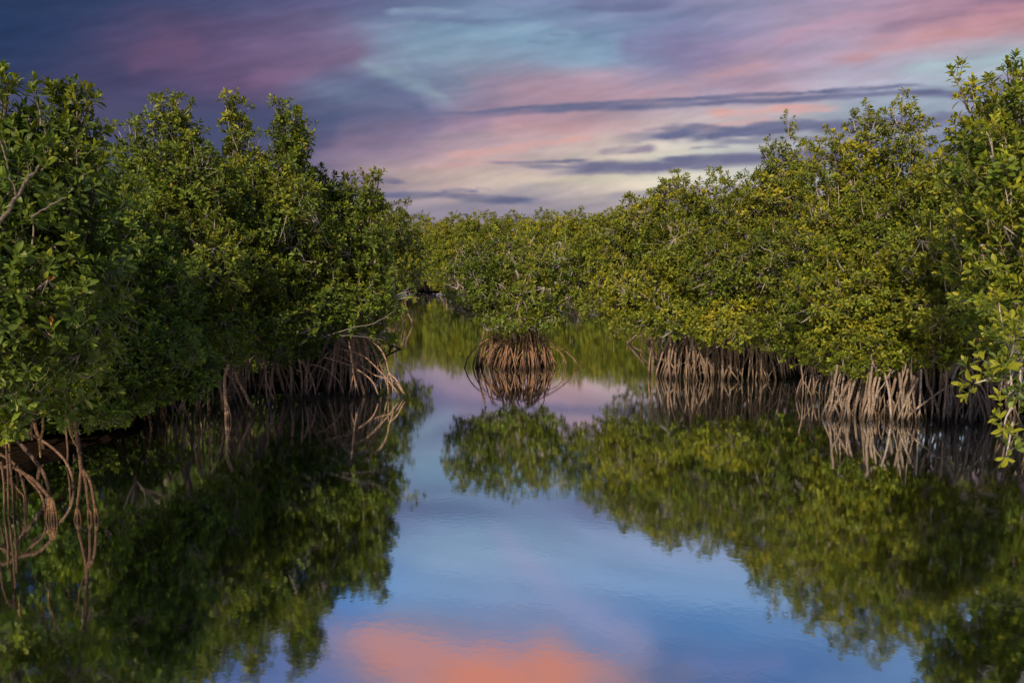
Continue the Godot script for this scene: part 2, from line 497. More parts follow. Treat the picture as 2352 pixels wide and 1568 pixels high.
# ---------------------------------------------------------------- one mangrove
# o: label, group, base, puffs [[px, py, rx, ry, d, density]], shoots [[px, py, d]], roots {n, spread, height, thick, straight, from, to}, bark colour, tint, leaves
func tree(o: Dictionary) -> Node3D:
	rng.seed = hash(o.label)
	var base: Vector3 = o.base
	var root := Node3D.new()
	root.name = numbered(o.get("called", "mangrove_tree"))
	root.position = base
	root.set_meta("label", o.label)
	root.set_meta("category", o.get("category", "mangrove"))
	if o.has("group"):
		root.set_meta("group", o.group)
	add_child(root)
	var bark_col: Color = o.get("bark", Color(0.19, 0.135, 0.10))
	var twig_col: Color = o.get("twig", Color(0.36, 0.335, 0.335))
	var tint: Color = o.get("tint", Color(1, 1, 1))
	var size: float = o.get("size", 0.72)
	var puffs := []
	for p in o.puffs:
		var c := at(p[0], p[1], p[4])
		var k: float = p[4] / F
		puffs.append([c, Vector3(p[2] * k, p[3] * k, (p[2] + p[3]) * 0.5 * k), p[5] if p.size() > 5 else 1.0])
	# trunk from the crown of the roots up into the leaves
	var h0: float = o.get("root_height", 0.75)
	var mid := Vector3.ZERO
	for p in puffs:
		mid += p[0]
	mid /= puffs.size()
	var fork := Vector3(lerpf(base.x, mid.x, 0.45), h0 + (mid.y - h0) * 0.45, lerpf(base.z, mid.z, 0.45))
	var tb := Buf.new()
	var r0: float = o.get("trunk", 0.055)
	var foot := Vector3(base.x, h0 * 0.72, base.z)
	var bendy := Vector3(rnd(-0.1, 0.1), 0, rnd(-0.1, 0.1))
	tb.tube(PackedVector3Array([foot - base, foot.lerp(fork, 0.3) + bendy - base, foot.lerp(fork, 0.65) - bendy * 0.6 - base, fork - base]), PackedFloat32Array([r0, r0 * 0.9, r0 * 0.8, r0 * 0.7]), 8, fill(4, bark_col.lerp(twig_col, 0.4)))
	put("trunk", tb.mesh(), bark("bark"), root)
	# leaves
	var rows := [[], [], [], []]     # transforms by sprig variant slot, the last one young growth
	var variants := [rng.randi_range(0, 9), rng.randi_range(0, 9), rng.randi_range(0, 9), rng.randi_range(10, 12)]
	var young: float = o.get("young", 0.30)
	var twig_share: float = o.get("twigs", 0.22)
	var per_area: float = o.get("density", 95.0)
	var seed_shift := Vector3(rnd(0, 90), rnd(0, 90), rnd(0, 90))
	for pi in puffs.size():
		var pc: Vector3 = puffs[pi][0]
		var pr: Vector3 = puffs[pi][1]
		var bb := Buf.new()
		# limb from the fork to the heart of this clump
		var l0 := foot.lerp(fork, rnd(0.55, 1.0))
		var l1 := pc - Vector3(0, pr.y * 0.15, 0)
		var lm := l0.lerp(l1, 0.5) + Vector3(rnd(-0.12, 0.12), rnd(-0.18, 0.1), rnd(-0.12, 0.12))
		var lp := PackedVector3Array()
		for k in 7:
			var t := k / 6.0
			lp.append(l0.lerp(lm, t).lerp(lm.lerp(l1, t), t) - base + rdir() * 0.012)
		bb.tube(lp, PackedFloat32Array([r0 * 0.6, r0 * 0.54, r0 * 0.47, r0 * 0.4, r0 * 0.34, r0 * 0.28, r0 * 0.2]), 6, fill(7, twig_col))
		# bigger side branches that stay visible between the leaves
		var hubs: Array[Vector3] = [l1, l0.lerp(l1, 0.8)]
		for k in o.get("side_branches", 5):
			var dirb := (rdir() + Vector3.UP * 0.5 + (EYE - pc).normalized() * 0.4).normalized()
			var s0 := l0.lerp(l1, rnd(0.6, 1.0))
			var s2 := pc + dirb * pr * rnd(0.65, 1.02)
			var s1 := s0.lerp(s2, 0.5) + rdir() * 0.08
			bb.tube(PackedVector3Array([s0 - base, s0.lerp(s1, 0.6) - base, s1 - base, s1.lerp(s2, 0.55) + rdir() * 0.02 - base, s2 - base]), PackedFloat32Array([0.013, 0.011, 0.009, 0.007, 0.004]), 5, fill(5, twig_col * rnd(0.85, 1.2)))
			hubs.append(s1)
			hubs.append(s2)
		var area := 4.0 * PI * pow((pow(pr.x * pr.y, 1.6) + pow(pr.x * pr.z, 1.6) + pow(pr.y * pr.z, 1.6)) / 3.0, 1.0 / 1.6)
		var n := int(area * per_area * puffs[pi][2] / (size * size))
		var eye_dir := (EYE - pc).normalized()
		for k in n:
			var u := rdir()
			var facing := u.dot(eye_dir)
			if facing < -0.2 and rng.randf() < 0.45:
				continue
			if u.y < -0.3 and rng.randf() < 0.35:
				continue
			var f := 1.0 - pow(rng.randf(), 1.7) * 0.62
			f *= 1.0 + 0.42 * fine.get_noise_3dv(u * 1.6 + pc * 3.0)
			var pos := pc + u * pr * f
			if pos.y < 0.14:
				continue
			if clump.get_noise_3dv(pos + seed_shift) < -0.3 - 0.2 * rng.randf():
				continue
			var inside := false
			for pj in puffs.size():
				if pj != pi and ((pos - puffs[pj][0]) / puffs[pj][1]).length() < 0.55:
					inside = true
					break
			if inside:
				continue
			var dirn := (u * 0.75 + Vector3.UP * 0.65 + rdir() * 0.6).normalized()
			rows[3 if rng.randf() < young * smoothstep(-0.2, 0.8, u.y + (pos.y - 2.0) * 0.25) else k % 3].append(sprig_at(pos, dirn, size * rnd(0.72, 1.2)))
			if rng.randf() < twig_share and facing > -0.4:
				var hub := hubs[0]
				for h in hubs:
					if h.distance_squared_to(pos) < hub.distance_squared_to(pos):
						hub = h
				var q2 := pos - dirn * 0.08
				var q1 := hub.lerp(q2, 0.6) - dirn * 0.06 + rdir() * 0.04
				bb.tube(PackedVector3Array([hub - base, q1 - base, q2 - base]), PackedFloat32Array([0.0065, 0.005, 0.0038]), 4, fill(3, twig_col * rnd(0.7, 1.15)))
		# young shoots standing out of the top of the clump
		for k in o.get("top_shoots", 5):
			var u2 := (Vector3(rnd(-0.8, 0.8), 1.0, rnd(-0.8, 0.8))).normalized()
			var s := pc + u2 * pr * 0.85
			shoot(s, s + (u2 + Vector3.UP * 0.6 + rdir() * 0.3).normalized() * rnd(0.08, 0.26), bb, rows, base, twig_col, size)
		put("branch", bb.mesh(), bark("twig"), root)
	if o.has("shoots"):
		for s in o.shoots:
			var sb := Buf.new()
			var tip := at(s[0], s[1], s[2])
			var near: Vector3 = puffs[0][0]
			for p in puffs:
				if p[0].distance_to(tip) < near.distance_to(tip):
					near = p[0]
			var leafy: float = s[3] if s.size() > 3 else 0.5
			shoot(near.lerp(tip, 0.45), tip, sb, rows, base, twig_col, size, leafy)
			put("branch", sb.mesh(), bark("twig"), root)
	# the largest leaves in view one by one, the rest as one mass
	var picked: int = o.get("leaves", 0)
	if picked > 0:
		var all := []
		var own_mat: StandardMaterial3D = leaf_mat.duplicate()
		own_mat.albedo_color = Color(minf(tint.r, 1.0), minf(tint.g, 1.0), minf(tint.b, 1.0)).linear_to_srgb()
		for slot in 4:
			for tr in rows[slot]:
				var pp := (tr as Transform3D).origin - EYE
				var zz := -pp.z * cos(PITCH) - pp.y * sin(PITCH)
				var xx := absf(pp.x / zz) * F
				if zz > 1.0 and xx < 1150:
					all.append([pp.length(), slot, tr])
		all.sort_custom(func(a, b): return a[0] < b[0])
		var done := 0
		var chosen := {}
		for e in all:
			var ls: Array = sprig_leaves[variants[e[1]]]
			if done + ls.size() > picked:
				break
			for l in ls:
				var q: Transform3D = e[2] * (l[0] as Transform3D)
				q.origin -= base
				var old := rng.randf() < 0.004
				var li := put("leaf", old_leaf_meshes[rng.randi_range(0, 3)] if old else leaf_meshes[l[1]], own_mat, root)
				li.transform = q
				if old:
					li.set_meta("label", "yellowed old leaf")
				done += 1
			chosen[e[2]] = true
		for slot in 4:
			rows[slot] = rows[slot].filter(func(t): return not chosen.has(t))
	# a few yellowed leaves hanging here and there
	for k in o.get("yellow_leaves", 0):
		var p2: Array = puffs[rng.randi_range(0, puffs.size() - 1)]
		var u3: Vector3 = (rdir() + (EYE - p2[0]).normalized() * 1.2).normalized()
		var li2 := put("leaf", old_leaf_meshes[rng.randi_range(0, 3)], leaf_mat, root)
		li2.transform = Transform3D(Basis.from_euler(Vector3(rnd(2.4, 3.6), rnd(0, TAU), rnd(-0.4, 0.4))).scaled(Vector3.ONE * size), p2[0] + u3 * p2[1] * 1.0 - base)
		li2.set_meta("label", "yellowed old leaf")
	for slot in 4:
		if rows[slot].size():
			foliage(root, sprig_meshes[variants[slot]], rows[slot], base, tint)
	# roots
	if o.has("roots"):
		prop_roots(root, base, o.roots, bark_col, h0)
	if o.has("own_roots"):
		for r in o.own_roots:
			own_root(root, base, r, bark_col, o.get("root_scale", 1.0))
	for l in o.get("limbs", []):
		var ctrl := PackedVector3Array()
		for k in l[0].size() / 2:
			ctrl.append(at(l[0][2 * k], l[0][2 * k + 1], l[1]) - base)
		var line := smooth_line(ctrl, 4)
		var rad := PackedFloat32Array()
		for k in line.size():
			rad.append(lerpf(l[2], l[3], k / float(line.size() - 1)) * (1.0 + 0.08 * sin(k * 2.1)))
			line[k] += rdir() * 0.006
		var lb := Buf.new()
		lb.tube(line, rad, 7, fill(line.size(), twig_col * 0.5))
		put("branch", lb.mesh(), bark("twig"), root)
	if o.has("hanging"):
		for h in o.hanging:
			var a: Vector3 = at(h[0], h[1], h[4]) - base
			var b2: Vector3 = at(h[2], h[3], h[4]) - base
			var hb := Buf.new()
			hb.tube(PackedVector3Array([a, a.lerp(b2, 0.35) + Vector3(0.008, 0, 0), a.lerp(b2, 0.7) + Vector3(-0.006, 0, 0.01), b2]), PackedFloat32Array([0.008, 0.009, 0.009, 0.006]), 6, fill(4, Color(0.27, 0.17, 0.075)))
			put("aerial_root", hb.mesh(), bark("bark"), root)
	return root


func sprig_at(pos: Vector3, up: Vector3, s: float) -> Transform3D:
	var x := up.cross(rdir()).normalized()
	return Transform3D(Basis(x, up, x.cross(up)).scaled(Vector3.ONE * s), pos)


func shoot(a: Vector3, tip: Vector3, b: Buf, rows: Array, base: Vector3, col: Color, size: float, leafy := 0.7) -> void:
	var m := a.lerp(tip, 0.5) + rdir() * a.distance_to(tip) * 0.12
	var pts := PackedVector3Array()
	for k in 6:
		var t := k / 5.0
		pts.append(a.lerp(m, t).lerp(m.lerp(tip, t), t) - base)
	b.tube(pts, PackedFloat32Array([0.008, 0.0072, 0.0062, 0.0054, 0.0046, 0.0036]), 5, fill(6, col))
	var length := a.distance_to(tip) * leafy
	var n := maxi(3, int(length / 0.042))
	var axis := (tip - m).normalized()
	for k in n:
		var t := 1.0 - leafy * k / n
		var p := a.lerp(m, t).lerp(m.lerp(tip, t), t)
		var side := axis if k == 0 else (axis * 0.5 + Vector3.UP * 0.35 + (rdir() - axis * 0.2) * 0.7).normalized()
		var reach := 0.0 if k == 0 else rnd(0.02, 0.10 + 0.10 * (1.0 - t))
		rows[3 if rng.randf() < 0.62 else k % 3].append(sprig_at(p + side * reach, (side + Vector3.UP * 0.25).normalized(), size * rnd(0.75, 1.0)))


func foliage(root: Node3D, mesh: ArrayMesh, rows: Array, base: Vector3, tint: Color) -> void:
	var buf := PackedFloat32Array()
	buf.resize(rows.size() * 16)
	var k := 0
	for tr in rows:
		var t: Transform3D = tr
		var b := t.basis
		var p := t.origin - base
		var age := clump.get_noise_3dv(t.origin * 0.42 + Vector3(40, 7, 3))   # branches of older and younger leaves
		var l := rnd(0.74, 1.2) * (1.0 + 0.42 * age)
		var y := rnd(0.9, 1.12) * (1.0 + 0.18 * age)
		buf[k] = b.x.x; buf[k + 1] = b.y.x; buf[k + 2] = b.z.x; buf[k + 3] = p.x
		buf[k + 4] = b.x.y; buf[k + 5] = b.y.y; buf[k + 6] = b.z.y; buf[k + 7] = p.y
		buf[k + 8] = b.x.z; buf[k + 9] = b.y.z; buf[k + 10] = b.z.z; buf[k + 11] = p.z
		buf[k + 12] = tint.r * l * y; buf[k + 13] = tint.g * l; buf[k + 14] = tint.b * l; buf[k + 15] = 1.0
		k += 16
	var mm := MultiMesh.new()
	mm.transform_format = MultiMesh.TRANSFORM_3D
	mm.use_colors = true
	mm.mesh = mesh
	mm.instance_count = rows.size()
	mm.buffer = buf
	var o := MultiMeshInstance3D.new()
	o.name = "foliage"
	o.multimesh = mm
	o.material_override = leaf_mat
	o.set_meta("kind", "stuff")
	root.add_child(o, true)


func root_tube(pts: PackedVector3Array, ra: float, rb: float, col: Color, b: Buf, base: Vector3, wet := 0.065) -> void:
	# pts in world; the foot that stands in the water is wet and dark
	var n := pts.size()
	var rad := PackedFloat32Array()
	var cols := PackedColorArray()
	var loc := PackedVector3Array()
	for k in n:
		var t := k / float(n - 1)
		rad.append(lerpf(ra, rb, t) * (1.0 + 0.10 * sin(k * 2.3 + pts[0].x * 9)))
		var w := 1.0 - smoothstep(wet * 0.6, wet * 2.0, pts[k].y)
		cols.append((col * (0.9 + 0.2 * rng.randf())).lerp(Color(0.03, 0.022, 0.016), w * 0.85))
		loc.append(pts[k] - base)
	b.tube(loc, rad, 7, cols)


func bezier(p0: Vector3, p1: Vector3, p2: Vector3, p3: Vector3, n: int, wob: float) -> PackedVector3Array:
	var out := PackedVector3Array()
	var w1 := rdir() * wob
	var w2 := rdir() * wob * 0.6
	for k in n + 1:
		var t := k / float(n)
		var q := p0.bezier_interpolate(p1, p2, p3, t)
		out.append(q + w1 * sin(t * PI) + w2 * sin(t * TAU) + rdir() * wob * 0.16)
	return out


func prop_roots(tree_root: Node3D, base: Vector3, r: Dictionary, col: Color, h0: float) -> void:
	var n: int = r.n
	var spread: float = r.get("spread", 0.9)
	var straight: float = r.get("straight", 0.3)
	var thick: float = r.get("thick", 0.017)
	var wide: float = r.get("wide", spread)
	var deep: float = r.get("deep", spread)
	for k in n:
		var a: float = TAU * (k + rnd(-0.45, 0.45)) / n + r.get("turn", 0.0)
		var rr := sqrt(rnd(0.02, 1.0))
		var foot := Vector3(cos(a) * wide * rr, 0, sin(a) * deep * rr)
		var near: Array = r.get("start", [0.1, 0.55])
		var start := Vector3(foot.x * rnd(near[0], near[1]) + rnd(-0.14, 0.14), 0, foot.z * rnd(near[0], near[1]) - rnd(0.05, 0.30) * near[0])
		var hs := h0 * rnd(0.7, 1.15)
		var s := rng.randf() < straight
		var p0 := base + Vector3(start.x, hs, start.z)
		var p3 := base + Vector3(foot.x, -0.10, foot.z)
		p0.y = hs
		p3.y = -0.10
		var pts: PackedVector3Array
		if s:
			pts = bezier(p0, p0.lerp(p3, 0.33), p0.lerp(p3, 0.66), p3, 8, 0.04)
		else:
			var out := Vector3(p3.x - p0.x, 0, p3.z - p0.z)
			pts = bezier(p0, p0 + out * rnd(0.35, 0.55) + Vector3(0, rnd(-0.12, 0.04) * hs, 0), p3 - out * rnd(0.06, 0.16) + Vector3(0, hs * rnd(0.4, 0.62), 0), p3, 10, 0.035)
		var th := thick * (0.5 + 0.95 * pow(rng.randf(), 1.6) + 0.15)
		var c := col * rnd(0.72, 1.25)
		var b := Buf.new()
		root_tube(pts, th * 1.1, th * 0.85, c, b, base)
		var made := put("prop_root", b.mesh(), bark("bark"), tree_root)
		# some roots fork above the water
		if rng.randf() < 0.52:
			for side in (2 if rng.randf() < 0.3 else 1):
				var f := pts[int(pts.size() * rnd(0.35, 0.7))]
				var e := Vector3(f.x + rnd(-0.16, 0.16), -0.1, f.z + rnd(-0.12, 0.16))
				var fb := Buf.new()
				root_tube(bezier(f, f.lerp(e, 0.3) + Vector3((e.x - f.x) * 0.4, 0, (e.z - f.z) * 0.4), f.lerp(e, 0.7) + Vector3((e.x - f.x) * 0.25, 0, 0), e, 6, 0.012), th * 0.8, th * 0.62, c * rnd(0.9, 1.1), fb, base)
				put("root_fork", fb.mesh(), bark("bark"), made)


func own_root(tree_root: Node3D, base: Vector3, r: Dictionary, col: Color, thin: float) -> void:
	# r: line [px, py ...], d (distance at its foot), back (how much farther its start lies), ra, rb, toes [[px, py] ...], forks [lines]
	var line: Array = r.line
	var n := line.size() / 2
	var ctrl := PackedVector3Array()
	for k in n:
		ctrl.append(at(line[2 * k], line[2 * k + 1], r.d + r.get("back", 0.0) * (1.0 - k / float(n - 1))))
	var c: Color = r.get("color", col) * rnd(0.95, 1.1)
	var b := Buf.new()
	root_tube(smooth_line(ctrl, 4), r.ra * 0.84 * thin, r.rb * 0.84 * thin, c, b, base)
	var made := put("prop_root", b.mesh(), bark("bark"), tree_root)
	for fl in r.get("forks", []):
		var fc := PackedVector3Array()
		for k in fl.size() / 2:
			fc.append(at(fl[2 * k], fl[2 * k + 1], r.d))
		var fb := Buf.new()
		root_tube(smooth_line(fc, 4), r.rb * 0.78 * thin, r.rb * 0.6 * thin, c, fb, base)
		put("root_fork", fb.mesh(), bark("bark"), made)
	for t in r.get("toes", []):
		var ta := at(t[0], t[1], r.d)
		var tz := at(t[2], t[3], r.d - rnd(0.0, 0.08))
		tz.y = minf(tz.y, -0.03)
		var tbuf := Buf.new()
		root_tube(bezier(ta, ta.lerp(tz, 0.3) + Vector3((tz.x - ta.x) * 0.3, 0, 0), ta.lerp(tz, 0.7), tz, 5, 0.003), r.rb * 0.5, r.rb * 0.42, Color(0.17, 0.105, 0.06), tbuf, base, 0.035)
		put("root_toe", tbuf.mesh(), bark("bark"), made)


func smooth_line(c: PackedVector3Array, per: int) -> PackedVector3Array:
	var out := PackedVector3Array()
	var n := c.size()
	for k in n - 1:
		for s in per:
			out.append(c[k].cubic_interpolate(c[k + 1], c[maxi(k - 1, 0)], c[mini(k + 2, n - 1)], s / float(per)))
	out.append(c[n - 1])
	return out


# ---------------------------------------------------------------- water and mud
func make_water() -> void:
	var m := StandardMaterial3D.new()
	m.albedo_color = Color(0.845, 0.88, 0.905)
	m.metallic = 1.0
	m.roughness = 0.042
	var ns := FastNoiseLite.new()
	ns.seed = 8
	ns.frequency = 0.045
	ns.fractal_octaves = 3
	ns.fractal_gain = 0.5
	var t := NoiseTexture2D.new()
	t.width = 1024
	t.height = 1024
	t.seamless = true
	t.as_normal_map = true
	t.bump_strength = 8.0
	t.noise = ns
	m.normal_enabled = true
	m.normal_texture = t
	m.normal_scale = 0.0045
	m.uv1_scale = Vector3(1, 1, 1)
	var st := SurfaceTool.new()
	st.begin(Mesh.PRIMITIVE_TRIANGLES)
	var h := 600.0
	for q in [Vector3(-h, 0, h), Vector3(-h, 0, -h), Vector3(h, 0, -h), Vector3(-h, 0, h), Vector3(h, 0, -h), Vector3(h, 0, h)]:
		st.set_normal(Vector3.UP)
		st.set_uv(Vector2(q.x, q.z) / 4.0)
		st.add_vertex(q)
	var o := put("water", st.commit(), m, self)
	o.set_meta("kind", "structure")
	o.set_meta("label", "calm dark lagoon water mirroring trees and dusk sky")


func mud(points: PackedVector2Array, height: float, called: String, label: String) -> void:
	# a low bank: outline on the water, ragged, sloping up to a flat top
	var ring := PackedVector2Array()
	for k in points.size():
		var a := points[k]
		var b := points[(k + 1) % points.size()]
		var n := maxi(1, int(a.distance_to(b) / 0.22))
		for s in n:
			var p := a.lerp(b, s / float(n))
			var w := fine.get_noise_2d(p.x * 9, p.y * 9)
			ring.append(p + Vector2(w, fine.get_noise_2d(p.y * 9 + 70, p.x * 9)) * 0.16)
	var top := PackedVector2Array()
	var inner := Geometry2D.offset_polygon(ring, -0.12)
	top = inner[0]
	var st := SurfaceTool.new()
	st.begin(Mesh.PRIMITIVE_TRIANGLES)
	var idx := Geometry2D.triangulate_polygon(top)
	for k in idx.size() / 3:
		var t3 := [top[idx[3 * k]], top[idx[3 * k + 1]], top[idx[3 * k + 2]]]
		if (t3[1] - t3[0]).cross(t3[2] - t3[0]) < 0:
			t3.reverse()
		for p in t3:
			st.set_normal(Vector3.UP)
			st.add_vertex(Vector3(p.x, height, p.y))
	var n2 := top.size()
	for k in n2:
		var a := top[k]
		var b := top[(k + 1) % n2]
		var nn := Vector2(b.y - a.y, a.x - b.x).normalized()
		if Geometry2D.is_point_in_polygon((a + b) * 0.5 + nn * 0.02, top):
			nn = -nn
		var a2 := a + nn * 0.14
		var b2 := b + nn * 0.14
		var q := [Vector3(a.x, height, a.y), Vector3(b.x, height, b.y), Vector3(b2.x, -0.04, b2.y), Vector3(a2.x, -0.04, a2.y)]
		var out3 := Vector3(nn.x, 1.2, nn.y)
		for i in ([0, 1, 2, 0, 2, 3] if (q[1] - q[0]).cross(q[2] - q[0]).dot(out3) < 0 else [0, 2, 1, 0, 3, 2]):
			st.set_normal(Vector3(nn.x, 1.2, nn.y).normalized())
			st.add_vertex(q[i])
	var m := StandardMaterial3D.new()
	m.roughness = 1.0
	m.specular_mode = BaseMaterial3D.SPECULAR_DISABLED
	var ns := FastNoiseLite.new()
	ns.seed = 3
	ns.frequency = 0.03
	ns.fractal_octaves = 5
	var g := Gradient.new()
	g.set_color(0, Color(0.05, 0.042, 0.036))
	g.set_color(1, Color(0.15, 0.12, 0.095))
	var t := NoiseTexture2D.new()
	t.width = 256
	t.height = 256
	t.seamless = true
	t.noise = ns
	t.color_ramp = g
	m.albedo_texture = t
	m.uv1_triplanar = true
	m.uv1_world_triplanar = true
	m.uv1_scale = Vector3(1.2, 1.2, 1.2)
	m.heightmap_enabled = true
	m.heightmap_texture = t
	m.heightmap_scale = 3.0
	var o := put(called, st.commit(), m, self)
	o.set_meta("kind", "structure")
	o.set_meta("label", label)


func outline(p: Array) -> PackedVector2Array:
	var out := PackedVector2Array()
	for k in p.size() / 2:
		var g := ground(p[2 * k], p[2 * k + 1])
		out.append(Vector2(g.x, g.z))
	return out


# ---------------------------------------------------------------- the scene
func _ready() -> void:
	var cam := Camera3D.new()
	cam.name = "camera"
	cam.position = EYE
	cam.rotation = Vector3(-PITCH, 0, 0)
	cam.fov = 2.0 * rad_to_deg(atan(CY / F))
	cam.near = 0.05
	cam.far = 2000
	add_child(cam)
	cam.current = true

	var env := Environment.new()
	env.background_mode = Environment.BG_SKY
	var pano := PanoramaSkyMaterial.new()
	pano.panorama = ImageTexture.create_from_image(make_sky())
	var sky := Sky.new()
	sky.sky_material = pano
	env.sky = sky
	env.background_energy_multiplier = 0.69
	env.tonemap_mode = Environment.TONE_MAPPER_LINEAR
	env.tonemap_exposure = 1.45
	env.sdfgi_enabled = true
	env.ssao_enabled = true
	env.ssil_enabled = true
	var we := WorldEnvironment.new()
	we.name = "sky_environment"
	we.environment = env
	add_child(we)

	var sun := DirectionalLight3D.new()
	sun.name = "sun"
	sun.light_energy = 1.5
	sun.light_color = Color(1.0, 0.90, 0.76)
	sun.light_angular_distance = 1.0
	sun.shadow_enabled = true
	var to_sun := Vector3(-0.33, 0.56, 0.80).normalized()
	add_child(sun)
	sun.look_at_from_position(Vector3.ZERO, -to_sun, Vector3.UP)

	clump.seed = 4
	clump.frequency = 1.3
	clump.fractal_octaves = 2
	fine.seed = 9
	fine.frequency = 0.9
	fine.fractal_octaves = 3
	make_leaves()

	make_water()
	mud(outline([-700, 1120, -100, 1110, 60, 1085, 200, 1030, 330, 985, 480, 905, 700, 900, 850, 888, 880, 860, 870, 820, 840, 760, -400, 760]), 0.05, "mud_bank", "dark mud under the mangroves along the left shore")
	mud(outline([1500, 852, 1700, 858, 1890, 858, 1950, 905, 2000, 940, 2352, 948, 2800, 955, 3000, 760, 1560, 735, 1520, 800]), 0.05, "mud_bank_001", "dark mud under the mangroves along the right shore")
	mud(outline([1112, 838, 1140, 843, 1200, 845, 1262, 843, 1278, 836, 1262, 826, 1190, 820, 1125, 826]), 0.045, "mud_bank_002", "small dark mud patch under the lone mangrove in midstream")
	var far_ring := PackedVector2Array()
	for p in [[-60, -46], [-16, -47.5], [-7, -51.5], [-4.5, -50.5], [0, -44], [6, -42], [14, -38], [60, -34], [60, -110], [-60, -110]]:
		far_ring.append(Vector2(p[0], p[1]))
	mud(far_ring, 0.03, "mud_bank_003", "far shore behind the open water")

	var olive := Color(1.09, 1.05, 0.9)
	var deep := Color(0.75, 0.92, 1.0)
	var brown := Color(0.12, 0.075, 0.053)
	var dark_twig := Color(0.22, 0.19, 0.175)
	var mid_brown := Color(0.36, 0.25, 0.19)
	var grey_root := Color(0.215, 0.163, 0.136)

	# ---- left shore, near to far
	tree({
		"label": "large-leaved mangrove at the left edge with roots arching into the dark foreground water",
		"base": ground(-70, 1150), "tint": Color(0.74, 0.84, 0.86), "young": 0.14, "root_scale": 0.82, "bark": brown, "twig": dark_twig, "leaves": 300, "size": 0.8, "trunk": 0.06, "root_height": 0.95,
		"puffs": [[10, 340, 90, 90, 6.0, 0.8], [105, 365, 85, 85, 5.9, 0.8], [180, 320, 34, 70, 6.1, 0.8], [30, 480, 150, 120, 5.5], [160, 520, 110, 120, 5.7], [60, 660, 160, 130, 5.3], [180, 680, 110, 120, 5.6], [50, 830, 150, 110, 5.5], [170, 840, 100, 90, 5.9], [20, 940, 120, 55, 5.9], [-150, 420, 130, 170, 5.8], [-170, 700, 150, 200, 5.6]],
		"shoots": [[175, 200, 6.1, 0.8], [140, 215, 6.1, 0.7], [215, 235, 6.1, 0.8], [10, 172, 6.0, 0.5], [0, 215, 6.0, 0.6], [62, 262, 5.9, 0.6], [5, 1000, 5.6, 0.5]],
		"roots": {"n": 9, "straight": 0.8, "thick": 0.014, "wide": 0.4, "deep": 0.4, "start": [0.4, 1.0]},
		"own_roots": [
			{"line": [140, 855, 166, 941, 176, 1001, 186, 1078], "d": 6.05, "ra": 0.020, "rb": 0.022, "color": Color(0.12, 0.073, 0.052), "forks": [[186, 1075, 184, 1100, 179, 1145, 176, 1174], [190, 1080, 197, 1110, 200, 1140, 204, 1176], [190, 1078, 204, 1100, 212, 1130, 218, 1171]],
				"toes": [[175, 1170, 168, 1208], [176, 1170, 177, 1208], [178, 1170, 186, 1208], [203, 1172, 201, 1208], [205, 1172, 212, 1208], [217, 1167, 217, 1208], [219, 1167, 229, 1212]]},
			{"line": [-40, 1080, 0, 1074, 26, 1072, 50, 1085, 79, 1104, 113, 1143], "d": 6.05, "back": 0.3, "ra": 0.020, "rb": 0.019, "color": Color(0.12, 0.073, 0.052), "toes": [[111, 1141, 105, 1210], [113, 1142, 112, 1212], [114, 1142, 118, 1212], [115, 1142, 124, 1212], [116, 1143, 129, 1210], [117, 1143, 133, 1206]]},
			{"line": [-30, 1030, 0, 1043, 36, 1069, 68, 1104, 90, 1130, 102, 1165, 104, 1210], "d": 6.05, "back": 0.3, "ra": 0.018, "rb": 0.013, "color": Color(0.12, 0.075, 0.052)},
			{"line": [10, 985, 30, 1003, 67, 1042, 96, 1080, 110, 1116, 118, 1150], "d": 6.9, "ra": 0.026, "rb": 0.022, "color": Color(0.13, 0.09, 0.07)},
			{"line": [50, 985, 96, 1012, 125, 1033, 151, 1061, 166, 1099, 170, 1140], "d": 6.95, "ra": 0.016, "rb": 0.017, "color": Color(0.2, 0.13, 0.095)},
			{"line": [2, 1060, 8, 1110, 9, 1160, 10, 1200], "d": 6.15, "ra": 0.013, "rb": 0.013},
			{"line": [12, 1010, 17, 1080, 18, 1140, 20, 1200], "d": 6.15, "ra": 0.012, "rb": 0.013},
			{"line": [20, 1040, 26, 1100, 30, 1150, 33, 1200], "d": 6.2, "ra": 0.014, "rb": 0.013},
			{"line": [36, 1080, 40, 1125, 41, 1160, 42, 1196], "d": 6.25, "ra": 0.011, "rb": 0.012},
			{"line": [30, 1110, 45, 1130, 54, 1142, 56, 1195], "d": 6.2, "ra": 0.011, "rb": 0.010},
			{"line": [42, 1075, 52, 1110, 58, 1140, 62, 1185], "d": 6.5, "ra": 0.015, "rb": 0.013},
			{"line": [150, 975, 153, 1010, 155, 1040, 152, 1095], "d": 7.6, "ra": 0.016, "rb": 0.014, "color": Color(0.15, 0.09, 0.065)},
		],
		"limbs": [[[-20, 530, 15, 488, 38, 450, 62, 412, 86, 386], 4.75, 0.013, 0.007], [[38, 450, 30, 425, 18, 402], 4.75, 0.006, 0.003], [[62, 412, 66, 392, 64, 374], 4.75, 0.005, 0.003], [[70, 500, 105, 478, 150, 452], 4.8, 0.007, 0.004]],
		"hanging": [[24, 925, 21, 1036, 5.9], [97, 950, 92, 1050, 5.9], [75, 930, 73, 1010, 6.0], [142, 930, 174, 1024, 6.2]],
		"yellow_leaves": 2,
	})
	tree({
		"label": "dark mangrove behind the large-leaved edge tree, hiding the sky above it",
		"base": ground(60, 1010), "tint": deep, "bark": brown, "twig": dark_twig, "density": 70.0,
		"puffs": [[40, 430, 150, 130, 8.4], [190, 470, 130, 120, 8.6], [60, 650, 170, 160, 8.4], [200, 700, 130, 140, 8.6], [80, 860, 170, 100, 8.6], [-160, 600, 150, 260, 8.6], [120, 960, 150, 60, 8.9], [-60, 950, 150, 70, 8.9], [280, 900, 120, 60, 9.6]],
		"roots": {"n": 14, "spread": 1.0, "straight": 0.5},
	})
